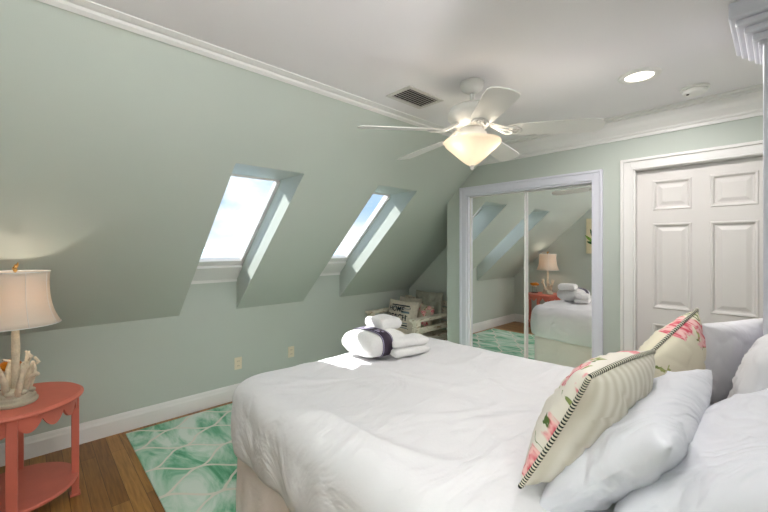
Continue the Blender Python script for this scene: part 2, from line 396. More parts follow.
# six panel door
def panel_door(name, x0, x1, y, z1):
    bm = bmesh.new(); t = .035
    cols = [(-.637, -.413), (-.319, -.087)]
    rows = [(1.74, 1.955), (1.03, 1.645), (.22, .92)]
    # body as grid with recessed fields
    xs_ = sorted([x0, x1] + [v for c in cols for v in c]); zs_ = sorted([.005, z1] + [v for r in rows for v in r])
    for i in range(len(xs_)-1):
        for j in range(len(zs_)-1):
            a, b, c, d = xs_[i], xs_[i+1], zs_[j], zs_[j+1]
            hole = any(abs(a-p[0]) < 1e-6 for p in cols) and any(abs(c-r[0]) < 1e-6 for r in rows)
            if not hole: box(bm, a, b, y, y+t, c, d)
            else:
                # moulded edge slopes in, flat margin, then raised field
                def ring(o, yy): return [bm.verts.new(v) for v in ((a+o, yy, c+o), (b-o, yy, c+o), (b-o, yy, d-o), (a+o, yy, d-o))]
                R = [ring(0, y), ring(.006, y-.006), ring(.014, y-.004), ring(.024, y+.010), ring(.034, y+.011), ring(.058, y+.003)]
                for A, B in zip(R, R[1:]):
                    for k in range(4): bm.faces.new((A[k], A[(k+1) % 4], B[(k+1) % 4], B[k]))
                bm.faces.new(R[-1])
    bmesh.ops.remove_doubles(bm, verts=bm.verts, dist=.0002)
    d = structure(link(name, bm, 'door'))
    bm = bmesh.new()
    prof = [(.03, 0), (.03, .008), (.012, .012), (.012, .035), (.026, .045), (.03, .058), (.022, .07), (.004, .074)]
    lathe(bm, prof, 24); 
    for v in bm.verts: v.co = Vector((x1-.06 + v.co.x, y - v.co.z, .96 + v.co.y))
    link('door_knob', bm, 'chrome', d, smooth=True)
panel_door('door_3', DX0+.013, DX1-.013, YB+.045, DZ-.015)

# baseboards
def bb_prof(s): return [(0, 0), (s*.016, 0), (s*.016, .105), (s*.012, .118), (s*.010, .135), (s*.005, .150), (0, .151)]
bm = bmesh.new(); prism(bm, [(XK+p[0]-.001, p[1]) for p in bb_prof(1)], 'y', YN, YA); structure(link('baseboard_left', bm, 'trim'))
bm = bmesh.new(); prism(bm, [(YN+p[0]-.001, p[1]) for p in bb_prof(1)], 'x', XK+.016, XW2); structure(link('baseboard_front', bm, 'trim'))
bm = bmesh.new()
for a, b in ((XC, -2.279), (-.947, -.826)): prism(bm, [(YB+p[0]+.001, p[1]) for p in bb_prof(-1)], 'x', a, b)
structure(link('baseboard_back', bm, 'trim'))
bm = bmesh.new(); prism(bm, [(YA+p[0]+.001, p[1]) for p in bb_prof(-1)], 'x', XK+.016, XC); structure(link('baseboard_alcove', bm, 'trim'))
bm = bmesh.new(); prism(bm, [(XW+p[0]+.001, p[1]) for p in bb_prof(-1)], 'y', YJ, YB-.02); structure(link('baseboard_right', bm, 'trim'))
# crown moulding on the closet wall: (distance from wall, z)
cp = [(0, 2.279), (.012, 2.279), (.012, 2.300), (.020, 2.306), (.022, 2.318), (.034, 2.332), (.052, 2.352), (.066, 2.376), (.074, 2.402), (.074, 2.410), (.088, 2.416), (.090, 2.428), (.112, 2.432), (.112, 2.441), (0, 2.441)]
bm = bmesh.new()
# its left end follows the slope
A = []; B = []
for d, z in cp:
    A.append(bm.verts.new((XK+(min(z, 2.44)-ZK)/K, YB-d+.001, z))); B.append(bm.verts.new((XW, YB-d+.001, z)))
bm.faces.new(A); bm.faces.new(B[::-1])
for i in range(len(cp)): bm.faces.new((A[i], A[(i+1) % len(cp)], B[(i+1) % len(cp)], B[i]))
structure(link('trim_5', bm, 'trim'))
bm = bmesh.new()
sx = lambda z: XK+(z-ZK)/K
prism(bm, [(sx(2.414)-.002, 2.414), (sx(2.414)+.008, 2.407), (sx(2.43)+.012, 2.418), (sx(2.43)+.020, 2.427), (sx(2.43)+.034, 2.428), (sx(2.44)+.05, 2.436), (sx(2.44)+.052, 2.441), (sx(2.441)-.002, 2.441)], 'y', YN, YB-.01)
structure(link('trim_6', bm, 'trim'))

# ------------------------------------------------------------------ skylight windows
def skylight(name, y0, y1):
    u = Vector((1, 0, K)).normalized(); nrm = Vector((-u.z, 0, u.x))
    O = Vector((XK, 0, ZK+OFF)); Lg = (XG-XK)/u.x
    T = Matrix(((u.x, 0, nrm.x, O.x), (0, 1, 0, 0), (u.z, 0, nrm.z, O.z), (0, 0, 0, 1)))
    bm = bmesh.new()
    s = .013
    # outer frame (local: x up the slope, z outwards)
    boxT(bm, T, -.03, .155, y0, y1, -.045, .05); boxT(bm, T, Lg-.004, Lg+.06, y0, y1, -.0, .05)
    boxT(bm, T, .155, Lg-.004, y0, y0+s, -.022, .05); boxT(bm, T, .155, Lg-.004, y1-s, y1, -.022, .05)
    f = structure(link(name, bm, 'trim', bev=.003))
    bm = bmesh.new(); q = .013
    boxT(bm, T, .155, .215, y0+s, y1-s, -.02, .03); boxT(bm, T, Lg-.022, Lg-.004, y0+s, y1-s, -.0, .03)
    boxT(bm, T, .215, Lg-.022, y0+s, y0+s+q, -.02, .03); boxT(bm, T, .215, Lg-.022, y1-s-q, y1-s, -.02, .03)
    link('sash', bm, 'trim', f, bev=.003)
    bm = bmesh.new(); boxT(bm, T, .21, Lg-.018, y0+s+q-.003, y1-s-q+.003, .004, .008); link('pane', bm, 'glass', f)
    # apron board closing the frame to the well
    bm = bmesh.new(); box(bm, XK+.0005, XK+.016, y0+.001, y1-.001, 1.142, ZK+OFF-.0); link('sill_board', bm, 'trim', f)
skylight('window_1', *WELLS[0]); skylight('window_2', *WELLS[1])

# ------------------------------------------------------------------ far outside: sea to the horizon
bm = bmesh.new(); box(bm, -5000, 40, -4000, 4000, -9.2, -9); o = link('sea', bm, 'sea'); o['kind'] = 'structure'

# ------------------------------------------------------------------ wall and ceiling fittings
def outlet(y, label):
    e = empty('power_outlet', (XK, y, .347), label, 'outlet', group='wall outlets')
    bm = bmesh.new(); box(bm, 0, .006, -.036, .036, -.058, .058); link('cover_plate', bm, 'outlet', e, bev=.002)
    for s in (-1, 1):
        bm = bmesh.new(); box(bm, .006, .009, -.016, .016, s*.022-.014, s*.022+.014); sck = link('socket', bm, 'outlet', e, bev=.002)
        bm = bmesh.new(); box(bm, .009, .0094, -.008, -.005, s*.022-.005, s*.022+.006); box(bm, .009, .0094, .005, .008, s*.022-.005, s*.022+.006); link('slot', bm, 'slot', sck)
outlet(1.468, 'ivory wall outlet left of the other, below the larger-looking near skylight')
outlet(2.04, 'ivory wall outlet nearer the bed edge, between the two skylights')

e = empty('ceiling_vent', (-1.62, 1.81, ZC), 'white rectangular ceiling air vent with dark slats', 'vent', rz=0)
bm = bmesh.new()
for a in ((-.105, -.078, -.165, .165), (.078, .105, -.165, .165), (-.078, .078, -.165, -.135), (-.078, .078, .135, .165)): box(bm, a[0], a[1], a[2], a[3], -.008, 0)
link('frame', bm, 'vent', e, bev=.003)
bm = bmesh.new(); box(bm, -.078, .078, -.135, .135, -.0015, .0); link('backing', bm, 'ventgap', e)
for k in range(7):
    bm = bmesh.new(); x = -.066+k*.022
    T = Matrix.Translation((x, 0, -.006)) @ Matrix.Rotation(.7, 4, 'Y'); boxT(bm, T, -.006, .006, -.135, .135, -.0008, .0008); link('slat', bm, 'vent', e)

e = empty('recessed_light', (-.543, 2.49, ZC), 'round recessed ceiling light glowing warm, beside the smoke detector', 'light')
bm = bmesh.new(); lathe(bm, [(.070, -.004), (.072, -.010), (.10, -.008), (.104, -.0), (.104, .001), (.070, .001)], 48, close=False); link('trim_ring', bm, 'white', e, smooth=True)
bm = bmesh.new(); lathe(bm, [(.071, -.0035), (.071, -.001)], 48); link('lens', bm, 'downlight', e)

e = empty('smoke_detector', (-.355, 2.93, ZC), 'round white smoke detector on the ceiling above the door', 'smoke detector')
bm = bmesh.new(); lathe(bm, [(.072, 0), (.072, -.010), (.064, -.013)][::-1], 40); link('base', bm, 'white', e, smooth=False)
bm = bmesh.new(); lathe(bm, [(.062, -.012), (.060, -.028), (.050, -.036), (.012, -.038)][::-1], 40); link('cover', bm, 'white', e, smooth=True)
bm = bmesh.new(); lathe(bm, [(.007, -.036), (.007, -.041)][::-1], 12, c=(-.03, -.02)); link('test_button', bm, 'slot', e)

# ------------------------------------------------------------------ ceiling fan
FX, FY = -1.242, 1.888
fan = empty('ceiling_fan', (FX, FY, ZC), 'white five-blade ceiling fan with a frosted glass light bowl', 'ceiling fan')
bm = bmesh.new(); lathe(bm, [(.068, 0), (.068, -.018), (.060, -.04), (.035, -.06), (.014, -.066)][::-1], 40); link('canopy', bm, 'white', fan, smooth=True)
bm = bmesh.new(); lathe(bm, [(.012, -.135), (.012, -.06)], 20); link('downrod', bm, 'white', fan, smooth=True)
bm = bmesh.new(); lathe(bm, [(.02, -.118), (.03, -.126), (.085, -.134), (.128, -.156), (.142, -.186), (.140, -.212), (.118, -.232), (.115, -.240), (.085, -.262), (.05, -.27)][::-1], 56); link('motor_housing', bm, 'white', fan, smooth=True)
bm = bmesh.new(); lathe(bm, [(.05, -.262), (.07, -.276), (.07, -.290), (.085, -.300), (.09, -.345), (.06, -.35)][::-1], 48); link('light_fitter', bm, 'white', fan, smooth=True)
bm = bmesh.new(); lathe(bm, [(.160, -.345), (.164, -.352), (.158, -.364), (.140, -.382), (.116, -.404), (.092, -.427), (.070, -.447), (.048, -.466), (.028, -.480), (.010, -.488)][::-1], 64, lobes=6, amp=.03, close=False); link('glass_bowl', bm, 'bowl', fan, smooth=True)
bm = bmesh.new(); lathe(bm, [(.012, -.486), (.016, -.492), (.009, -.498), (.012, -.504), (.003, -.514)][::-1], 20); link('finial', bm, 'white', fan, smooth=True)
ZBL = -.318 + .0
for k in range(5):
    an = math.radians(27+72*k)
    T = Matrix.Rotation(an, 4, 'Z') @ Matrix.Translation((0, 0, -.285)) @ Matrix.Rotation(math.radians(3.0), 4, 'Y') @ Matrix.Rotation(math.radians(-12), 4, 'X')
    bm = bmesh.new()
    # outline of blade
    up = [(.205, .045), (.26, .060), (.40, .068), (.56, .073), (.635, .073), (.665, .060), (.682, .030)]
    out = [(x, y) for x, y in up] + [(.684, 0)] + [(x, -y) for x, y in up[::-1]]
    A = [bm.verts.new((x, y, .003)) for x, y in out]; B = [bm.verts.new((x, y, -.003)) for x, y in out]
    bm.faces.new(A); bm.faces.new(B[::-1])
    for i in range(len(out)): bm.faces.new((A[i], A[(i+1) % len(out)], B[(i+1) % len(out)], B[i]))
    bm.transform(T); bl = link('blade', bm, 'white', fan, bev=.0015)
    bm = bmesh.new()
    for s in (-1, 1):
        tube(bm, [(.10, s*.012, .04), (.15, s*.026, .012), (.19, s*.040, -.006), (.245, s*.034, -.007), (.275, s*.006, -.007)], [.008, .007, .006, .006, .005], 8)
    tube(bm, [(.10, 0, .038), (.16, 0, .008), (.20, 0, -.006), (.275, 0, -.007)], [.009, .008, .006, .005], 8)
    for q in ((.225, .022), (.225, -.022), (.262, 0)): 
        lathe(bm, [(.007, -.012), (.007, -.004)], 12, c=q)
    bm.transform(T); link('blade_bracket', bm, 'white', bl, smooth=True)

# ------------------------------------------------------------------ column at the bed head
col = empty('column', (.06, 2.0, 0), 'tall white square column with stepped crown capital at the right edge', 'column')
bm = bmesh.new(); box(bm, -.105, .099, .10, .33, 0, 2.34); link('shaft', bm, 'casing', col, bev=.006)
bm = bmesh.new()
for o_, z0, z1 in ((.014, 2.275, 2.290), (.030, 2.290, 2.318), (.052, 2.318, 2.345), (.075, 2.345, 2.372), (.095, 2.372, 2.4395)):
    box(bm, -.105-o_, .099, .10-o_, .33+o_, z0, z1)
link('capital', bm, 'casing', col, bev=.008)
bm = bmesh.new(); box(bm, -.112, .099, .093, .337, 0, .14); link('plinth', bm, 'casing', col, bev=.004)

# ------------------------------------------------------------------ rug
bm = bmesh.new(); box(bm, -3.53, -1.10, .55, 3.0, .0, .010); tag(link('area_rug', bm, 'rug', bev=.003), 'green and white watercolour rug with ogee lattice on the wood floor', 'rug')

# ------------------------------------------------------------------ bed
BX0, BX1, BY0, BY1 = -1.99, -.075, .80, 2.31
bed = empty('bed', ((BX0+BX1)/2, (BY0+BY1)/2, .01), 'queen bed with pleated pale bed skirt, standing on the rug', 'bed')
def wb(name, a, m, bev=.0):
    bm = bmesh.new(); box(bm, *a); o = link(name, bm, m, bed, bev=bev); o.matrix_parent_inverse = Matrix.Translation(-bed.location); return o
wb('mattress', (BX0+.06, BX1, BY0+.05, BY1-.05, .42, .70), 'linen2', .05)
wb('box_spring', (BX0+.07, BX1, BY0+.06, BY1-.06, .20, .42), 'skirt', .01)
for x in (BX0+.12, BX1-.08):
    for y in (BY0+.12, BY1-.12): wb('leg', (x-.025, x+.025, y-.025, y+.025, .011, .20), 'dark')
# skirt: rounded U around the three open sides
def uoutline(x0, x1, y0, y1, r, step=.012):
    pts = []
    def seg(a, b):
        n = max(1, int((Vector(b)-Vector(a)).length/step))
        for i in range(n): pts.append(Vector(a).lerp(Vector(b), i/n))
    seg((x1, y0), (x0+r, y0))
    n = max(6, int(r*PI/2/step))
    for i in range(n): t = -PI/2 - PI/2*i/n; pts.append(Vector((x0+r+r*math.cos(t), y0+r+r*math.sin(t))))
    seg((x0, y0+r), (x0, y1-r))
    for i in range(n): t = PI - PI/2*i/n; pts.append(Vector((x0+r+r*math.cos(t), y1-r+r*math.sin(t))))
    seg((x0+r, y1), (x1, y1)); pts.append(Vector((x1, y1)))
    return pts
U = uoutline(BX0-.012, BX1, BY0-.008, BY1+.010, .06)
bm = bmesh.new(); rows = []
def unorm(P, i):
    a = P[max(0, i-1)]; b = P[min(len(P)-1, i+1)]; t = (b-a).normalized(); return Vector((t.y, -t.x))*-1
for j in range(9):
    z = .44 - j*(.44-.012)/8; row = []
    for i, p in enumerate(U):
        n = unorm(U, i); n = n if n.dot(p-Vector((-1, 1.55))) > 0 else -n
        s = i*.012
        w = .008*(j/8)*math.sin(s*2*PI/.19 + 1.5*noise.noise(Vector((s*2, 0, 0)))) + .004*noise.noise(Vector((s*9, j*.3, 3)))
        q = p + n*(w+.010*(j/8)); row.append(bm.verts.new((q.x, q.y, z)))
    rows.append(row)
for a, b in zip(rows, rows[1:]):
    for i in range(len(U)-1): bm.faces.new((a[i], a[i+1], b[i+1], b[i]))
o = link('bed_skirt', bm, 'skirt', bed, smooth=True); o.matrix_parent_inverse = Matrix.Translation(-bed.location)
so = o.modifiers.new('solid', 'SOLIDIFY'); so.thickness = .003

# duvet: rings shrinking to the middle, then rolling over the edge
def ridge(v): return 1-abs(noise.noise(v))*2
def ridgef(v): return max(0, 1-abs(noise.noise(v))*5)
bm = bmesh.new()
R0 = .15
P = uoutline(BX0-.075, BX1, BY0-.045, BY1+.045, R0, .012)
cx0, cx1, cy = BX0+.75, BX1, (BY0+BY1)/2
def med(p): return Vector((max(p.x, cx0) if p.x > cx0 else cx0 + (p.x-cx0)*.0, cy))
prof = []  # (inset from rim outward frac, z) outer profile
ZTOP = .775
nt_ = 64
rows = []
def wrinkle(x, y):
    a = noise.noise(Vector((x*1.4, y*1.4, 0)))*.014
    b = ridgef(Vector((x*1.2+.7*y, y*3.2-.9*x, 4)))**1.5*.022*max(0, noise.noise(Vector((x*1.1+5, y*1.3, 9)))+.45)
    c = ridgef(Vector((x*3.0-1.6*y, y*1.3+1.2*x, 7)))**1.5*.018*max(0, noise.noise(Vector((x*1.6, y*1.4, 2)))+.35)
    return a+b+c
for j in range(nt_+1):           # flat top, from middle out to 0.11 inside the rim
    f = j/nt_; row = []
    for i, p in enumerate(P):
        m_ = med(p); d = p-m_; Ld = max(d.length, 1e-6); q = m_ + d*(max(0, Ld-.13)/Ld)*f
        e = 1-f
        z = ZTOP + .012*(1-f**3) + wrinkle(q.x, q.y)
        row.append(bm.verts.new((q.x, q.y, z)))
    rows.append(row)
nr = 22
HEM = .43
for j in range(1, nr+1):         # shoulder and drop
    f = j/nr; row = []
    for i, p in enumerate(P):
        m_ = med(p); d = p-m_; Ld = max(d.length, 1e-6); q0 = m_ + d*((Ld-.13)/Ld)
        n = unorm(P, i); n = n if n.dot(d) > 0 else -n
        s = i*.012
        if f < .5:
            t = f/.5*PI/2; ox, oz = .13*math.sin(t), -.13*(1-math.cos(t))
        else:
            t = (f-.5)/.5; ox, oz = .13 + .018*math.sin(t*PI*.8) - .01*t, -.13 - t*(ZTOP-.13-HEM)
        corner = max(0, 1-(q0-Vector((BX0+.1, BY0+.1))).length/.4) 
        amp = max(0, f-.25)
        w = amp*(.030*noise.noise(Vector((s*5, f*.6, 1))) + .009*math.sin(s*2*PI/.24+2*noise.noise(Vector((s*1.3, 0, 5)))))
        q = q0 + (d/Ld)*0 + (p-q0)*(min(1, ox/.13)) + n*(max(0, ox-.13)+w)
        z = ZTOP + oz + (wrinkle(q.x, q.y)*(1-f)) + (.02*noise.noise(Vector((s*1.6, 8, 1)))*f) + corner*.02*f
        row.append(bm.verts.new((q.x, q.y, z)))
    rows.append(row)
for a, b in zip(rows, rows[1:]):
    for i in range(len(P)-1): bm.faces.new((a[i], b[i], b[i+1], a[i+1]))
bmesh.ops.remove_doubles(bm, verts=bm.verts, dist=.0004)
duvet = link('duvet', bm, 'linen', smooth=True)
so = duvet.modifiers.new('solid', 'SOLIDIFY'); so.thickness = .022; so.offset = -1
tag(duvet, 'wrinkled white duvet spread over the bed and hanging down its sides', 'bedding')

# ------------------------------------------------------------------ pillows
def pillow_thick(u, v, t, a=2.6, p=.5):
    return t*max(0, (1-abs(u)**a)*(1-abs(v)**a))**p
def pillow_mesh(bm, w, h, t, seed=0, pinch=.07, n=40, crease=.008, sag=0, ex=.5):
    """two quilted sheets sewn at the rim; local x=width, y=height, z=thickness. returns rim points"""
    def pt(i, j, s):
        u, v = -1+2*i/n, -1+2*j/n
        u_, v_ = math.sin(u*PI/2)*.35+u*.65, math.sin(v*PI/2)*.35+v*.65
        x = w/2*u_*(1-pinch*(1-v_*v_)); y = h/2*v_*(1-pinch*(1-u_*u_))
        z = s*pillow_thick(u_, v_, t/2, p=ex)
        # creases running in from the corners and the rim
        r = max(abs(u_), abs(v_))
        cr = noise.noise(Vector((u_*3.2+seed, v_*3.2, s*2+seed)))*crease*1.2 + crease*1.6*ridgef(Vector((u_*2.1+seed*3, v_*1.7-u_*.6, s+seed)))**2
        z += cr*min(1, (1-r)*4)
        y -= sag*(1-u_*u_)*max(0, v_)
        return (x, y, z)
    top = {}; bot = {}
    for i in range(n+1):
        for j in range(n+1):
            rim = i in (0, n) or j in (0, n)
            top[i, j] = bm.verts.new(pt(i, j, 1))
            bot[i, j] = top[i, j] if rim else bm.verts.new(pt(i, j, -1))
    for i in range(n):
        for j in range(n):
            bm.faces.new((top[i, j], top[i+1, j], top[i+1, j+1], top[i, j+1]))
            f = bm.faces.new((bot[i, j], bot[i, j+1], bot[i+1, j+1], bot[i+1, j])); f.material_index = 1
    rim = [(i, 0) for i in range(n)] + [(n, j) for j in range(n)] + [(n-i, n) for i in range(n)] + [(0, n-j) for j in range(n)]
    return [top[k].co.copy() for k in rim]
def frame_matrix(c, xdir, ydir):
    """pillow whose local x points along xdir and local y (height) along ydir"""
    x = Vector(xdir).normalized(); y = Vector(ydir); y = (y-x*y.dot(x)).normalized(); z = x.cross(y)
    m = Matrix((x, y, z)).transposed().to_4x4(); m.translation = Vector(c); return m
def pillow(name, c, xdir, ydir, w, h, t, mats, label, seed=0, pinch=.07, cat='pillow', bend=0, cord=None, flange=0, ex=.5, crease=.008, group=None, sag=0):
    bm = bmesh.new(); rim = pillow_mesh(bm, w, h, t, seed, pinch, ex=ex, crease=crease, sag=sag)
    def B(v):
        v = Vector(v); v.z += bend*((2*v.x/w)**2)*w*.25; return v
    for v in bm.verts: v.co = B(v.co)
    o = link(name, bm, mats, smooth=True)
    o.matrix_world = frame_matrix(c, xdir, ydir); tag(o, label, cat, group)
    if cord:
        bm = bmesh.new(); pts = []
        R = [B(p) for p in rim]
        for i in range(len(R)):
            for k in range(2): pts.append(R[i].lerp(R[(i+1) % len(R)], k/2))
        tube(bm, pts, .0065, 8, closed=True, alt=1); 
        c_ = link('piping', bm, cord, o, smooth=True, recalc=False)
        c_['label'] = 'black and cream striped cord edging'
    return o
# white sleeping pillows, leaning against the head end (local z+ faces the foot)
G = 'white pillows at the head of the bed'
# local x along world Y so that z = x cross y faces -X for y mostly up: (0,1,0)x(0,0,1) = (1,0,0); use -Y
pillow('bed_pillow', (-.115, 1.32, .905), (0, -1, 0), (.60, 0, .50), .74, .44, .20, ['linen2', 'linen2'], 'largest white pillow at lower right corner, nearest the camera', 1, .05, crease=.006)
pillow('bed_pillow', (-.305, 1.345, .905), (.0, -1, .0), (.54, .0, .56), .72, .42, .20, ['linen2', 'linen2'], 'white pillow leaning directly behind the corded floral pillow', 2, .05, crease=.006)
pillow('bed_pillow', (-.175, 2.24, .965), (-.42, -.9, .0), (.2, -.08, .9), .44, .40, .15, ['linen', 'linen'], 'upright white pillow right of the rose pillow, in front of the door', 3, .05, crease=.006)
pillow('bed_pillow', (-.04, 1.84, .975), (.0, -1, .0), (.2, .0, .80), .46, .42, .14, ['linen', 'linen'], 'white pillow at right edge beneath the column', 4, .05, crease=.006)
pillow('throw_pillow', (-.385, 1.215, .980), (-.09, -1, .04), (.45, .12, .86), .46, .39, .18, ['floral', 'ticking'], 'cream pillow with rose print front, beige back and striped cord, nearest the camera', 5, .10, cord=['cordB', 'cordW'], cat='throw pillow', crease=.006, sag=-.03)
pillow('throw_pillow', (-.315, 1.92, .962), (-.28, -1, -.40), (.22, .08, 1), .44, .38, .18, ['floral2', 'floral2'], 'rose and leaf printed throw pillow farther along, beside the upright white pillow', 6, .10, cord=['cordB', 'cordW'], cat='throw pillow', crease=.006, sag=-.02)

# ------------------------------------------------------------------ towels
def towel(name, c, rz, L_, W_, H_, label, layers=2, seed=0, puff=.5):
    """folded terry towel: stacked plies joined by a rounded fold on one long side"""
    bm = bmesh.new(); n = 36; ml = 20; EX = .6 if H_ > .1 else .45; EE = 4 if H_ > .1 else 6
    for i in range(layers):
        h = H_/layers; z0 = i*h
        rings = []
        for a in range(ml+1):
            u = -1+2*a/ml; e = (1-abs(u)**EE)**.5 if abs(u) < 1 else 0
            ring = []
            for k in range(n):
                t = 2*PI*k/n; cs, sn = math.cos(t), math.sin(t)
                px = math.copysign(abs(cs)**EX, cs)*W_/2*(.93+.07*e); pz = math.copysign(abs(sn)**.7, sn)*h/2*(.55+.45*e)
                nn = noise.noise(Vector((u*2+seed, cs*1.6, sn*1.5+i*3)))*.006
                ring.append(bm.verts.new((u*L_/2, px*(1+nn*3), z0+h/2+pz*1.04+nn)))
            rings.append(ring)
        for A, B in zip(rings, rings[1:]):
            for k in range(n): bm.faces.new((A[k], A[(k+1) % n], B[(k+1) % n], B[k]))
        bm.faces.new(rings[0][::-1]); bm.faces.new(rings[-1])
    o = link(name, bm, 'towel', smooth=True); o.location = c; o.rotation_euler = (0, 0, rz)
    tag(o, label, 'towel', 'white towels on the bed'); return o
ZD = .795
t1 = towel('bath_towel', (-1.80, 1.62, ZD), math.radians(90), .31, .31, .15, 'plump white towel bundle wrapped with a dark printed ribbon on the bed', 1, 0)
t2 = towel('bath_towel', (-1.83, 1.725, ZD+.135), math.radians(84), .17, .20, .080, 'folded white towel topmost, resting on the ribboned bundle', 1, 3)
t3 = towel('bath_towel', (-1.645, 1.755, ZD), math.radians(78), .27, .16, .055, 'flat folded white towel at bottom, right of the ribboned bundle', 1, 6)
t4 = towel('bath_towel', (-1.65, 1.76, ZD+.052), math.radians(75), .26, .155, .055, 'flat folded white towel second layer, right of the ribboned bundle', 1, 9)
# ribbon around the bundle
bm = bmesh.new(); n = 48
def rib(u, k, off):
    t = 2*PI*k/n; cs, sn = math.cos(t), math.sin(t)
    return (u, (math.copysign(abs(cs)**.6, cs)*.31/2+math.copysign(off, cs)*abs(cs)), .075+math.copysign(abs(sn)**.7, sn)*.075*1.04+off*sn)
for u0, u1, off, mi, ks in ((-.044, .044, .004, 0, range(48)), (-.040, -.035, .0055, 1, range(48)), (.035, .040, .0055, 1, range(48)), (-.018, -.004, .0055, 1, (8, 9, 11, 13, 14)), (.004, .018, .0055, 1, (8, 10, 11, 13, 15))):
    A = [bm.verts.new(rib(u0, k, off)) for k in range(n)]; B = [bm.verts.new(rib(u1, k, off)) for k in range(n)]
    for k in ks:
        f = bm.faces.new((A[k], A[(k+1) % n], B[(k+1) % n], B[k])); f.material_index = mi
rb = link('ribbon', bm, ['ribbon', 'ribbon_pale'], t1, smooth=True); rb['label'] = 'dark purple ribbon with pale lines and lettering'
rb.location = (-.03, 0, 0)
so = rb.modifiers.new('s', 'SOLIDIFY'); so.thickness = .0015

# ------------------------------------------------------------------ round coral side table
TX, TY, TR, TZ = -2.90, -.055, .295, .632
tb = empty('side_table', (TX, TY, 0), 'round coral painted side table with scalloped apron and lower shelf', 'table')
bm = bmesh.new(); lathe(bm, [(.27, TZ-.024), (TR-.004, TZ-.022), (TR, TZ-.016), (TR-.001, TZ-.010), (TR-.010, TZ-.006), (TR-.016, TZ)], 96); link('tabletop', bm, 'coral', tb)
bm = bmesh.new()   # scalloped apron
n = 384; ro, ri = .262, .248; nsc = 15
for k in range(n):
    pass
ring = []
for k in range(n):
    t = 2*PI*k/n; ph = (k*nsc/n) % 1
    dz = .026 + .062*abs(math.sin(PI*ph))**.75
    zb = TZ-.022-dz
    ring.append([bm.verts.new((r*math.cos(t), r*math.sin(t), z)) for r, z in ((ro, TZ-.022), (ro, zb), (ri, zb), (ri, TZ-.022))])
for k in range(n):
    A = ring[k]; B = ring[(k+1) % n]
    for q in range(4): bm.faces.new((A[q], A[(q+1) % 4], B[(q+1) % 4], B[q]))
link('scalloped_apron', bm, 'coral', tb)
bm = bmesh.new(); lathe(bm, [(.262, .118), (.268, .124), (.268, .134), (.262, .140)], 96); link('shelf', bm, 'coral', tb)
for a in (88, 178, 358, 268):
    bm = bmesh.new(); t = math.radians(a); T = Matrix.Rotation(t, 4, 'Z')
    boxT(bm, T, .236, .272, -.022, .022, .0, TZ-.022); boxT(bm, T, .230, .278, -.027, .027, .0, .012)
    link('leg', bm, 'coral', tb, bev=.003)

# ------------------------------------------------------------------ table lamp
LX, LY = -2.835, -.055
lamp = empty('table_lamp', (LX, LY, TZ), 'branch coral table lamp with white bell shade on the coral table', 'lamp')
bm = bmesh.new(); lathe(bm, [(.086, 0), (.093, .008), (.093, .020), (.085, .027), (.084, .040), (.076, .046), (.074, .058), (.062, .066), (.058, .078), (.030, .086)], 56); link('base', bm, 'lampbase', lamp, smooth=False, bev=.001)
bm = bmesh.new()
tube(bm, [(0, 0, .06), (.004, .002, .14), (-.004, 0, .22), (.003, .002, .30), (0, 0, .40), (0, 0, .44)], [.020, .018, .017, .018, .016, .012], 14)
link('stem', bm, 'reef', lamp, smooth=True)
random.seed(11)
br = [((.06, .01, .055), (.075, .02, .13), (.10, .03, .19), (.118, .03, .235)), ((.03, .03, .055), (.05, .05, .12), (.075, .07, .155), (.10, .09, .165)),
      ((-.03, .03, .055), (-.045, .035, .14), (-.06, .045, .20), (-.055, .05, .26)), ((-.05, -.02, .055), (-.07, -.03, .12), (-.095, -.03, .17), (-.115, -.02, .21)),
      ((.02, .04, .055), (.015, .055, .13), (.03, .065, .19), (.045, .07, .22)), ((.03, -.03, .055), (.05, -.04, .13), (.055, -.06, .2), (.07, -.07, .24)),
      ((0, .045, .055), (-.005, .06, .10), (-.02, .07, .13), (-.03, .085, .15))]
for b in br:
    bm = bmesh.new(); tube(bm, b, [.017, .014, .012, .009], 10)
    m0 = Vector(b[2]); tube(bm, [m0, m0+Vector((random.uniform(-.03, .03), random.uniform(-.02, .03), .03)), m0+Vector((random.uniform(-.04, .04), random.uniform(-.02, .03), .055))], [.010, .008, .006], 8)
    for v in bm.verts: v.co += v.co.normalized()*noise.noise(v.co*60)*.004
    link('coral_branch', bm, 'reef', lamp, smooth=True)
bm = bmesh.new()
for q in ((.055, .03, .07), (.02, .06, .066), (-.04, .045, .068), (.06, -.02, .068), (-.06, .0, .066)):
    bmesh.ops.create_uvsphere(bm, u_segments=12, v_segments=8, radius=.022, matrix=Matrix.Translation(q) @ Matrix.Diagonal((1, 1, .7, 1)))
link('shell_cluster', bm, 'lampbase', lamp, smooth=True)
bm = bmesh.new(); sp = []
for i in range(13):
    f = i/12; r = .188 - .050*(1-(1-f)**3.2)+.004*max(0, f-.85)/.15 ; sp.append((r, .425+f*.285))
lathe(bm, sp, 72, close=False)
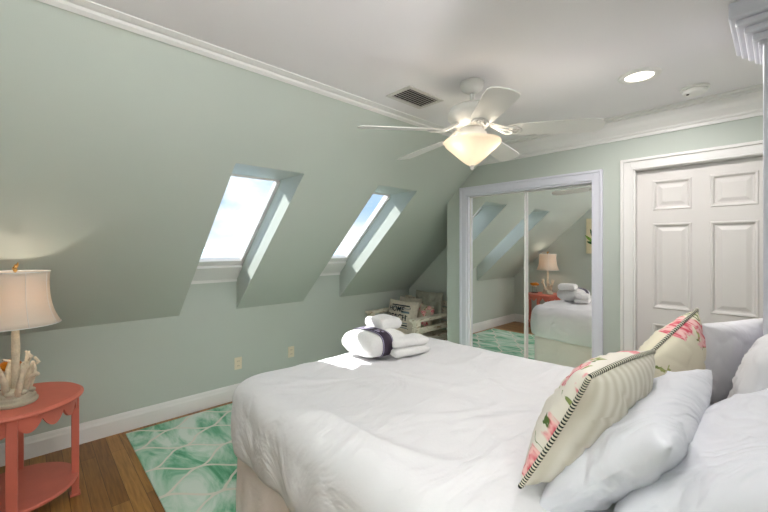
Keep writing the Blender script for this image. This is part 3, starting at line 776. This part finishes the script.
# shallow vertical rib seams
o = link('lamp_shade', bm, 'shade', lamp, smooth=True); so = o.modifiers.new('s', 'SOLIDIFY'); so.thickness = .0015
bm = bmesh.new()
for k in range(8):
    t = 2*PI*k/8+.3; tube(bm, [((r+.001)*math.cos(t), (r+.001)*math.sin(t), z) for r, z in sp], .0015, 6)
for r, z in (sp[0], sp[-1]): tube(bm, [(r*math.cos(2*PI*k/72), r*math.sin(2*PI*k/72), z) for k in range(72)], .0028, 6, closed=True)
link('shade_piping', bm, 'white', o, smooth=True)
bm = bmesh.new(); tube(bm, [(0, 0, .43), (0, 0, .70), (0, 0, .715)], [.005, .004, .004], 8)
for t in (0, 2*PI/3, 4*PI/3): tube(bm, [(0, 0, .70), (.133*math.cos(t), .133*math.sin(t), .705)], .0018, 6)
link('harp', bm, 'brass', lamp, smooth=True)
bm = bmesh.new(); lathe(bm, [(.008, .712), (.010, .722), (.004, .73)], 14)
for k in range(6):
    t = 2*PI*k/6; tube(bm, [(0, 0, .732), (.016*math.cos(t), .010*math.sin(t), .738+.012*math.sin(t+.5)), (.030*math.cos(t), .012*math.sin(t), .742+.02*math.sin(t+.5))], [.007, .005, .0015], 7)
link('finial', bm, 'brass', lamp, smooth=True)

# ornament beside the lamp
orn = empty('shell_ornament', (-3.085, -.08, TZ), 'small amber brown ornament on pale legs behind the lamp on the coral table', 'ornament')
bm = bmesh.new(); bmesh.ops.create_uvsphere(bm, u_segments=24, v_segments=14, radius=1, matrix=Matrix.Translation((0, 0, .155)) @ Matrix.Diagonal((.085, .05, .032, 1)))
for v in bm.verts: v.co.z += .012*math.sin(v.co.x*60)*.3; v.co.x += .02*(v.co.z-.155)
link('amber_body', bm, 'amber', orn, smooth=True)
bm = bmesh.new(); bmesh.ops.create_uvsphere(bm, u_segments=20, v_segments=10, radius=1, matrix=Matrix.Translation((-.005, 0, .125)) @ Matrix.Diagonal((.055, .035, .016, 1))); link('pale_underside', bm, 'reef', orn, smooth=True)
for x in (-.035, .03):
    bm = bmesh.new(); tube(bm, [(x, 0, .12), (x*1.1, .005, .06), (x*1.15, .0, .008)], [.008, .006, .007], 8); link('leg', bm, 'driftwood', orn, smooth=True)
bm = bmesh.new(); lathe(bm, [(.058, 0), (.06, .006), (.055, .010)], 30); link('stand', bm, 'dark', orn)

# framed botanical canvas on the wall behind the camera, seen in the mirror
art = empty('wall_art', (-2.09, YN, 1.655), 'cream botanical wall canvas with green leaves, seen in the mirror', 'picture')
bm = bmesh.new(); box(bm, -.21, .21, .001, .028, -.30, .30); link('canvas', bm, 'canvas', art, bev=.003)
random.seed(4)
for k, (a, ln, cx, cz, m_) in enumerate(((1.25, .22, -.06, -.12, 'leaf'), (1.9, .24, -.07, -.10, 'leaf'), (2.4, .2, -.08, -.12, 'leaf2'), (.7, .22, -.03, -.12, 'leaf'), (2.8, .14, -.07, -.14, 'leaf'), (1.55, .30, -.04, -.1, 'leaf2'), (.3, .2, 0, -.14, 'leaf'))):
    bm = bmesh.new(); pts = []
    for i in range(13):
        f = i/12; pts.append((f*ln, .022*math.sin(PI*f)**.8))
    out = pts + [(x, -y) for x, y in pts[-2:0:-1]]
    def PT(p, yy): return (cx+p[0]*math.cos(a)-p[1]*math.sin(a), yy, cz+p[0]*math.sin(a)+p[1]*math.cos(a))
    y0 = .0285+k*.0004
    A = [bm.verts.new(PT(p, y0)) for p in out]; B = [bm.verts.new(PT(p, y0+.0006)) for p in out]
    bm.faces.new(A); bm.faces.new(B[::-1])
    for i in range(len(out)): bm.faces.new((A[i], A[(i+1) % len(out)], B[(i+1) % len(out)], B[i]))
    link('painted_leaf', bm, m_, art)

# ------------------------------------------------------------------ armchair in the alcove
AX0, AX1, AY0, AY1 = -3.575, -2.74, 3.09, 3.86
ch = empty('armchair', ((AX0+AX1)/2, (AY0+AY1)/2, 0), 'rustic whitewashed wooden armchair in the dark alcove', 'chair')
inv = Matrix.Translation(-ch.location)
def cb(name, *a, m='wash', bev=.006):
    bm = bmesh.new(); box(bm, *a); o = link(name, bm, m, ch, bev=bev); o.matrix_parent_inverse = inv; return o
for x in (AX0, AX1-.075): cb('leg', x, x+.075, AY0, AY0+.07, 0, .635)
for x in (AX0, AX1-.075): cb('leg', x, x+.075, AY1-.07, AY1, 0, .80)
for x in (AX0-.005, AX1-.095): cb('armrest', x, x+.10, AY0-.03, AY1-.07, .635, .668)
for x in (AX0+.02, AX1-.055): cb('side_rail', x, x+.035, AY0+.07, AY1-.07, .50, .56)
for x in (AX0+.02, AX1-.055): cb('side_rail', x, x+.035, AY0+.07, AY1-.07, .33, .41)
cb('front_rail', AX0+.075, AX1-.075, AY0+.01, AY0+.045, .30, .39)
cb('seat', AX0+.06, AX1-.06, AY0+.02, AY1-.05, .385, .425)
for k in range(4): cb('back_slat', AX0+.075, AX1-.075, AY1-.05, AY1-.02, .47+k*.085, .535+k*.085)
# cushions on it
pillow('throw_pillow', (-3.375, 3.66, .615), (-1, 0, 0), (0, .16, 1), .40, .38, .14, ['beigepil', 'beigepil'], 'plain beige throw pillow behind the lettered pillow in the armchair', 11, .06, cat='throw pillow')
pillow('throw_pillow', (-3.12, 3.74, .69), (-1, 0, 0), (0, .12, 1), .46, .42, .12, ['greypil', 'greypil'], 'grey linen throw pillow standing tallest at the back of the armchair', 12, .06, cat='throw pillow')
pillow('throw_pillow', (-2.965, 3.50, .62), (-1, .35, 0), (0, .22, 1), .30, .30, .13, ['floral_small', 'floral_small'], 'faded floral throw pillow beside the right armrest', 13, .06, cat='throw pillow')
hp = pillow('throw_pillow', (-3.225, 3.36, .60), (1, 0, 0), (0, .20, 1), .50, .42, .13, ['beigepil', 'beigepil'], 'striped beige pillow lettered HOME BEACH in the armchair', 14, .07, cat='throw pillow', crease=.003)
# its local z = x cross y = (1,0,0)x(0,.2,1) -> faces -Y
from mathutils.bvhtree import BVHTree
_b = bmesh.new(); _b.from_mesh(hp.data); _tree = BVHTree.FromBMesh(_b); _b.free()
def on_pillow(x, y):
    h = _tree.ray_cast(Vector((x, y, 1)), Vector((0, 0, -1)))
    return h[0].z + .0035 if h[0] else 0
def print_strip(x0, x1, y0, y1, m_):
    bm = bmesh.new(); n = 24; A = []; B = []
    for i in range(n+1):
        x = x0+(x1-x0)*i/n; A.append(bm.verts.new((x, y0, on_pillow(x, y0)-.001))); B.append(bm.verts.new((x, y1, on_pillow(x, y1)-.001)))
    for i in range(n): bm.faces.new((A[i], A[i+1], B[i+1], B[i]))
    o = link('printed_stripe', bm, m_, hp); so = o.modifiers.new('s', 'SOLIDIFY'); so.thickness = .001
for y0, y1, m_, x0, x1 in ((.135, .150, 'ink', -.15, .15), (.105, .112, 'bluegrey', -.15, .15), (.055, .078, 'bluegrey', .03, .16), (-.06, -.07, 'bluegrey', -.15, .15), (-.085, -.10, 'ink', -.15, .15), (-.115, -.125, 'bluegrey', -.15, .15), (.018, .024, 'ink', -.14, .14)):
    print_strip(x0, x1, min(y0, y1), max(y0, y1), m_)
print_strip(.155, .163, -.13, .13, 'ink')
def text_mesh(txt, size):
    cu = bpy.data.curves.new('t', 'FONT'); cu.body = txt; cu.size = size; cu.align_x = 'LEFT'; cu.offset = size*.012
    ob = bpy.data.objects.new('t', cu); C.objects.link(ob); bpy.context.view_layer.update()
    dg = bpy.context.evaluated_depsgraph_get(); me = bpy.data.meshes.new_from_object(ob.evaluated_get(dg))
    bpy.data.objects.remove(ob); return me
def letters(txt, size, x, y, name='lettering'):
    me = text_mesh(txt, size); bm = bmesh.new(); bm.from_mesh(me)
    bmesh.ops.subdivide_edges(bm, edges=[e for e in bm.edges if e.calc_length() > .012], cuts=2)
    for v in bm.verts:
        px, py = x+v.co.x, y+v.co.y; v.co = Vector((px, py, on_pillow(px, py)+.002))
    o = link(name, bm, 'ink', hp); so = o.modifiers.new('s', 'SOLIDIFY'); so.thickness = .001
letters('HOME', .092, -.185, .065); letters('BEACH', .10, -.185, -.035)
# ------------------------------------------------------------------ lights and world
w = bpy.data.worlds.new('sky'); scene.world = w; w.use_nodes = True; nt = w.node_tree; L = nt.links; nt.nodes.clear()
out = nd(nt, 'ShaderNodeOutputWorld'); bg = nd(nt, 'ShaderNodeBackground')
tc = nd(nt, 'ShaderNodeTexCoord'); sep = nd(nt, 'ShaderNodeSeparateXYZ'); L.new(tc.outputs['Generated'], sep.inputs[0])
gr = nd(nt, 'ShaderNodeValToRGB'); e = gr.color_ramp.elements
e[0].position = 0; e[0].color = srgb(240, 243, 247); e[1].position = .8; e[1].color = srgb(200, 212, 230)
k_ = e.new(.10); k_.color = srgb(170, 200, 236); k2 = e.new(.32); k2.color = srgb(200, 216, 236)
L.new(sep.outputs[2], gr.inputs[0])
mp = nd(nt, 'ShaderNodeMapping'); mp.inputs['Scale'].default_value = (2.0, 2.0, 5.0); L.new(tc.outputs['Generated'], mp.inputs[0])
cl = nd(nt, 'ShaderNodeTexNoise', i_Scale=1.6, i_Detail=6.0, i_Roughness=.55); L.new(mp.outputs[0], cl.inputs['Vector'])
cr = nd(nt, 'ShaderNodeMapRange'); cr.inputs['From Min'].default_value = .46; cr.inputs['From Max'].default_value = .66; L.new(cl.outputs['Fac'], cr.inputs['Value'])
mx = nd(nt, 'ShaderNodeMixRGB'); mx.inputs[2].default_value = (1.2, 1.2, 1.2, 1); L.new(cr.outputs[0], mx.inputs[0]); L.new(gr.outputs[0], mx.inputs[1])
L.new(mx.outputs[0], bg.inputs[0]); bg.inputs[1].default_value = .72; L.new(bg.outputs[0], out.inputs[0])

def light(name, kind, loc, energy, col=(1, 1, 1), size=.1, rot=(0, 0, 0), **kw):
    d = bpy.data.lights.new(name, kind); d.energy = energy; d.color = col
    if kind == 'AREA': d.shape = 'DISK'; d.size = size
    elif kind != 'SUN': d.shadow_soft_size = size
    for k, v in kw.items(): setattr(d, k, v)
    o = bpy.data.objects.new(name, d); C.objects.link(o); o.location = loc; o.rotation_euler = rot; return o
sun = light('sun', 'SUN', (-6, 0, 6), 9.0, (1, .96, .9)); sun.data.angle = .009
sun.rotation_euler = Vector((.9, .29, -1)).to_track_quat('-Z', 'Y').to_euler()
# the lamp's bulb, the fan light's bulbs (above the bowl) and the ceiling downlight
light('lamp_bulb', 'POINT', (LX, LY, TZ+.56), 1.05, (1, .86, .72), .03)
for k in range(3):
    t = 2*PI*k/3; light('fan_bulb', 'POINT', (FX+.10*math.cos(t+.4), FY+.10*math.sin(t+.4), ZC-.365), .32, (1, .90, .76), .03)
light('downlight_lamp', 'AREA', (-.543, 2.49, ZC-.012), 8, (1, .96, .94), .13)
# added uplighter, unseen in the near right corner, brightens the room off the ceiling
fl = empty('added_uplighter', (.85, .10, 0), 'added white uplighter for fill light, unseen in the near right corner', 'lamp')
bm = bmesh.new(); lathe(bm, [(.13, 0), (.135, .012), (.02, .03)], 40); link('base', bm, 'white', fl, smooth=False)
bm = bmesh.new(); lathe(bm, [(.011, .02), (.011, 1.62)], 16); link('pole', bm, 'white', fl, smooth=True)
bm = bmesh.new(); lathe(bm, [(.02, 1.60), (.08, 1.62), (.14, 1.68), (.16, 1.74)], 40, close=False); link('shade', bm, 'white', fl, smooth=True)
light('added_uplighter_bulb', 'POINT', (.85, .10, 1.72), 92, (.98, .96, .985), .06)
# two invented downlights, unseen, added to lift the near half of the room
for q in ((-1.3, .35), (-.3, .45)):
    e = empty('recessed_light', (q[0], q[1], ZC), 'added round ceiling fill light, unseen, over the near half of the room', 'light', group='added near fill lights')
    bm = bmesh.new(); lathe(bm, [(.070, -.004), (.072, -.010), (.10, -.008), (.104, -.0), (.104, .001), (.070, .001)], 32, close=False); link('trim_ring', bm, 'white', e, smooth=True)
    bm = bmesh.new(); lathe(bm, [(.071, -.0035), (.071, -.001)], 32); link('lens', bm, 'downlight', e)
    light('downlight_lamp', 'AREA', (q[0], q[1], ZC-.012), 2, (1, .97, .97), .13)  # fill light of the added downlights

vs = scene.view_settings; vs.view_transform = 'Standard'; vs.look = 'None'; vs.gamma = 1; vs.use_curve_mapping = False
vs.exposure = 0.95
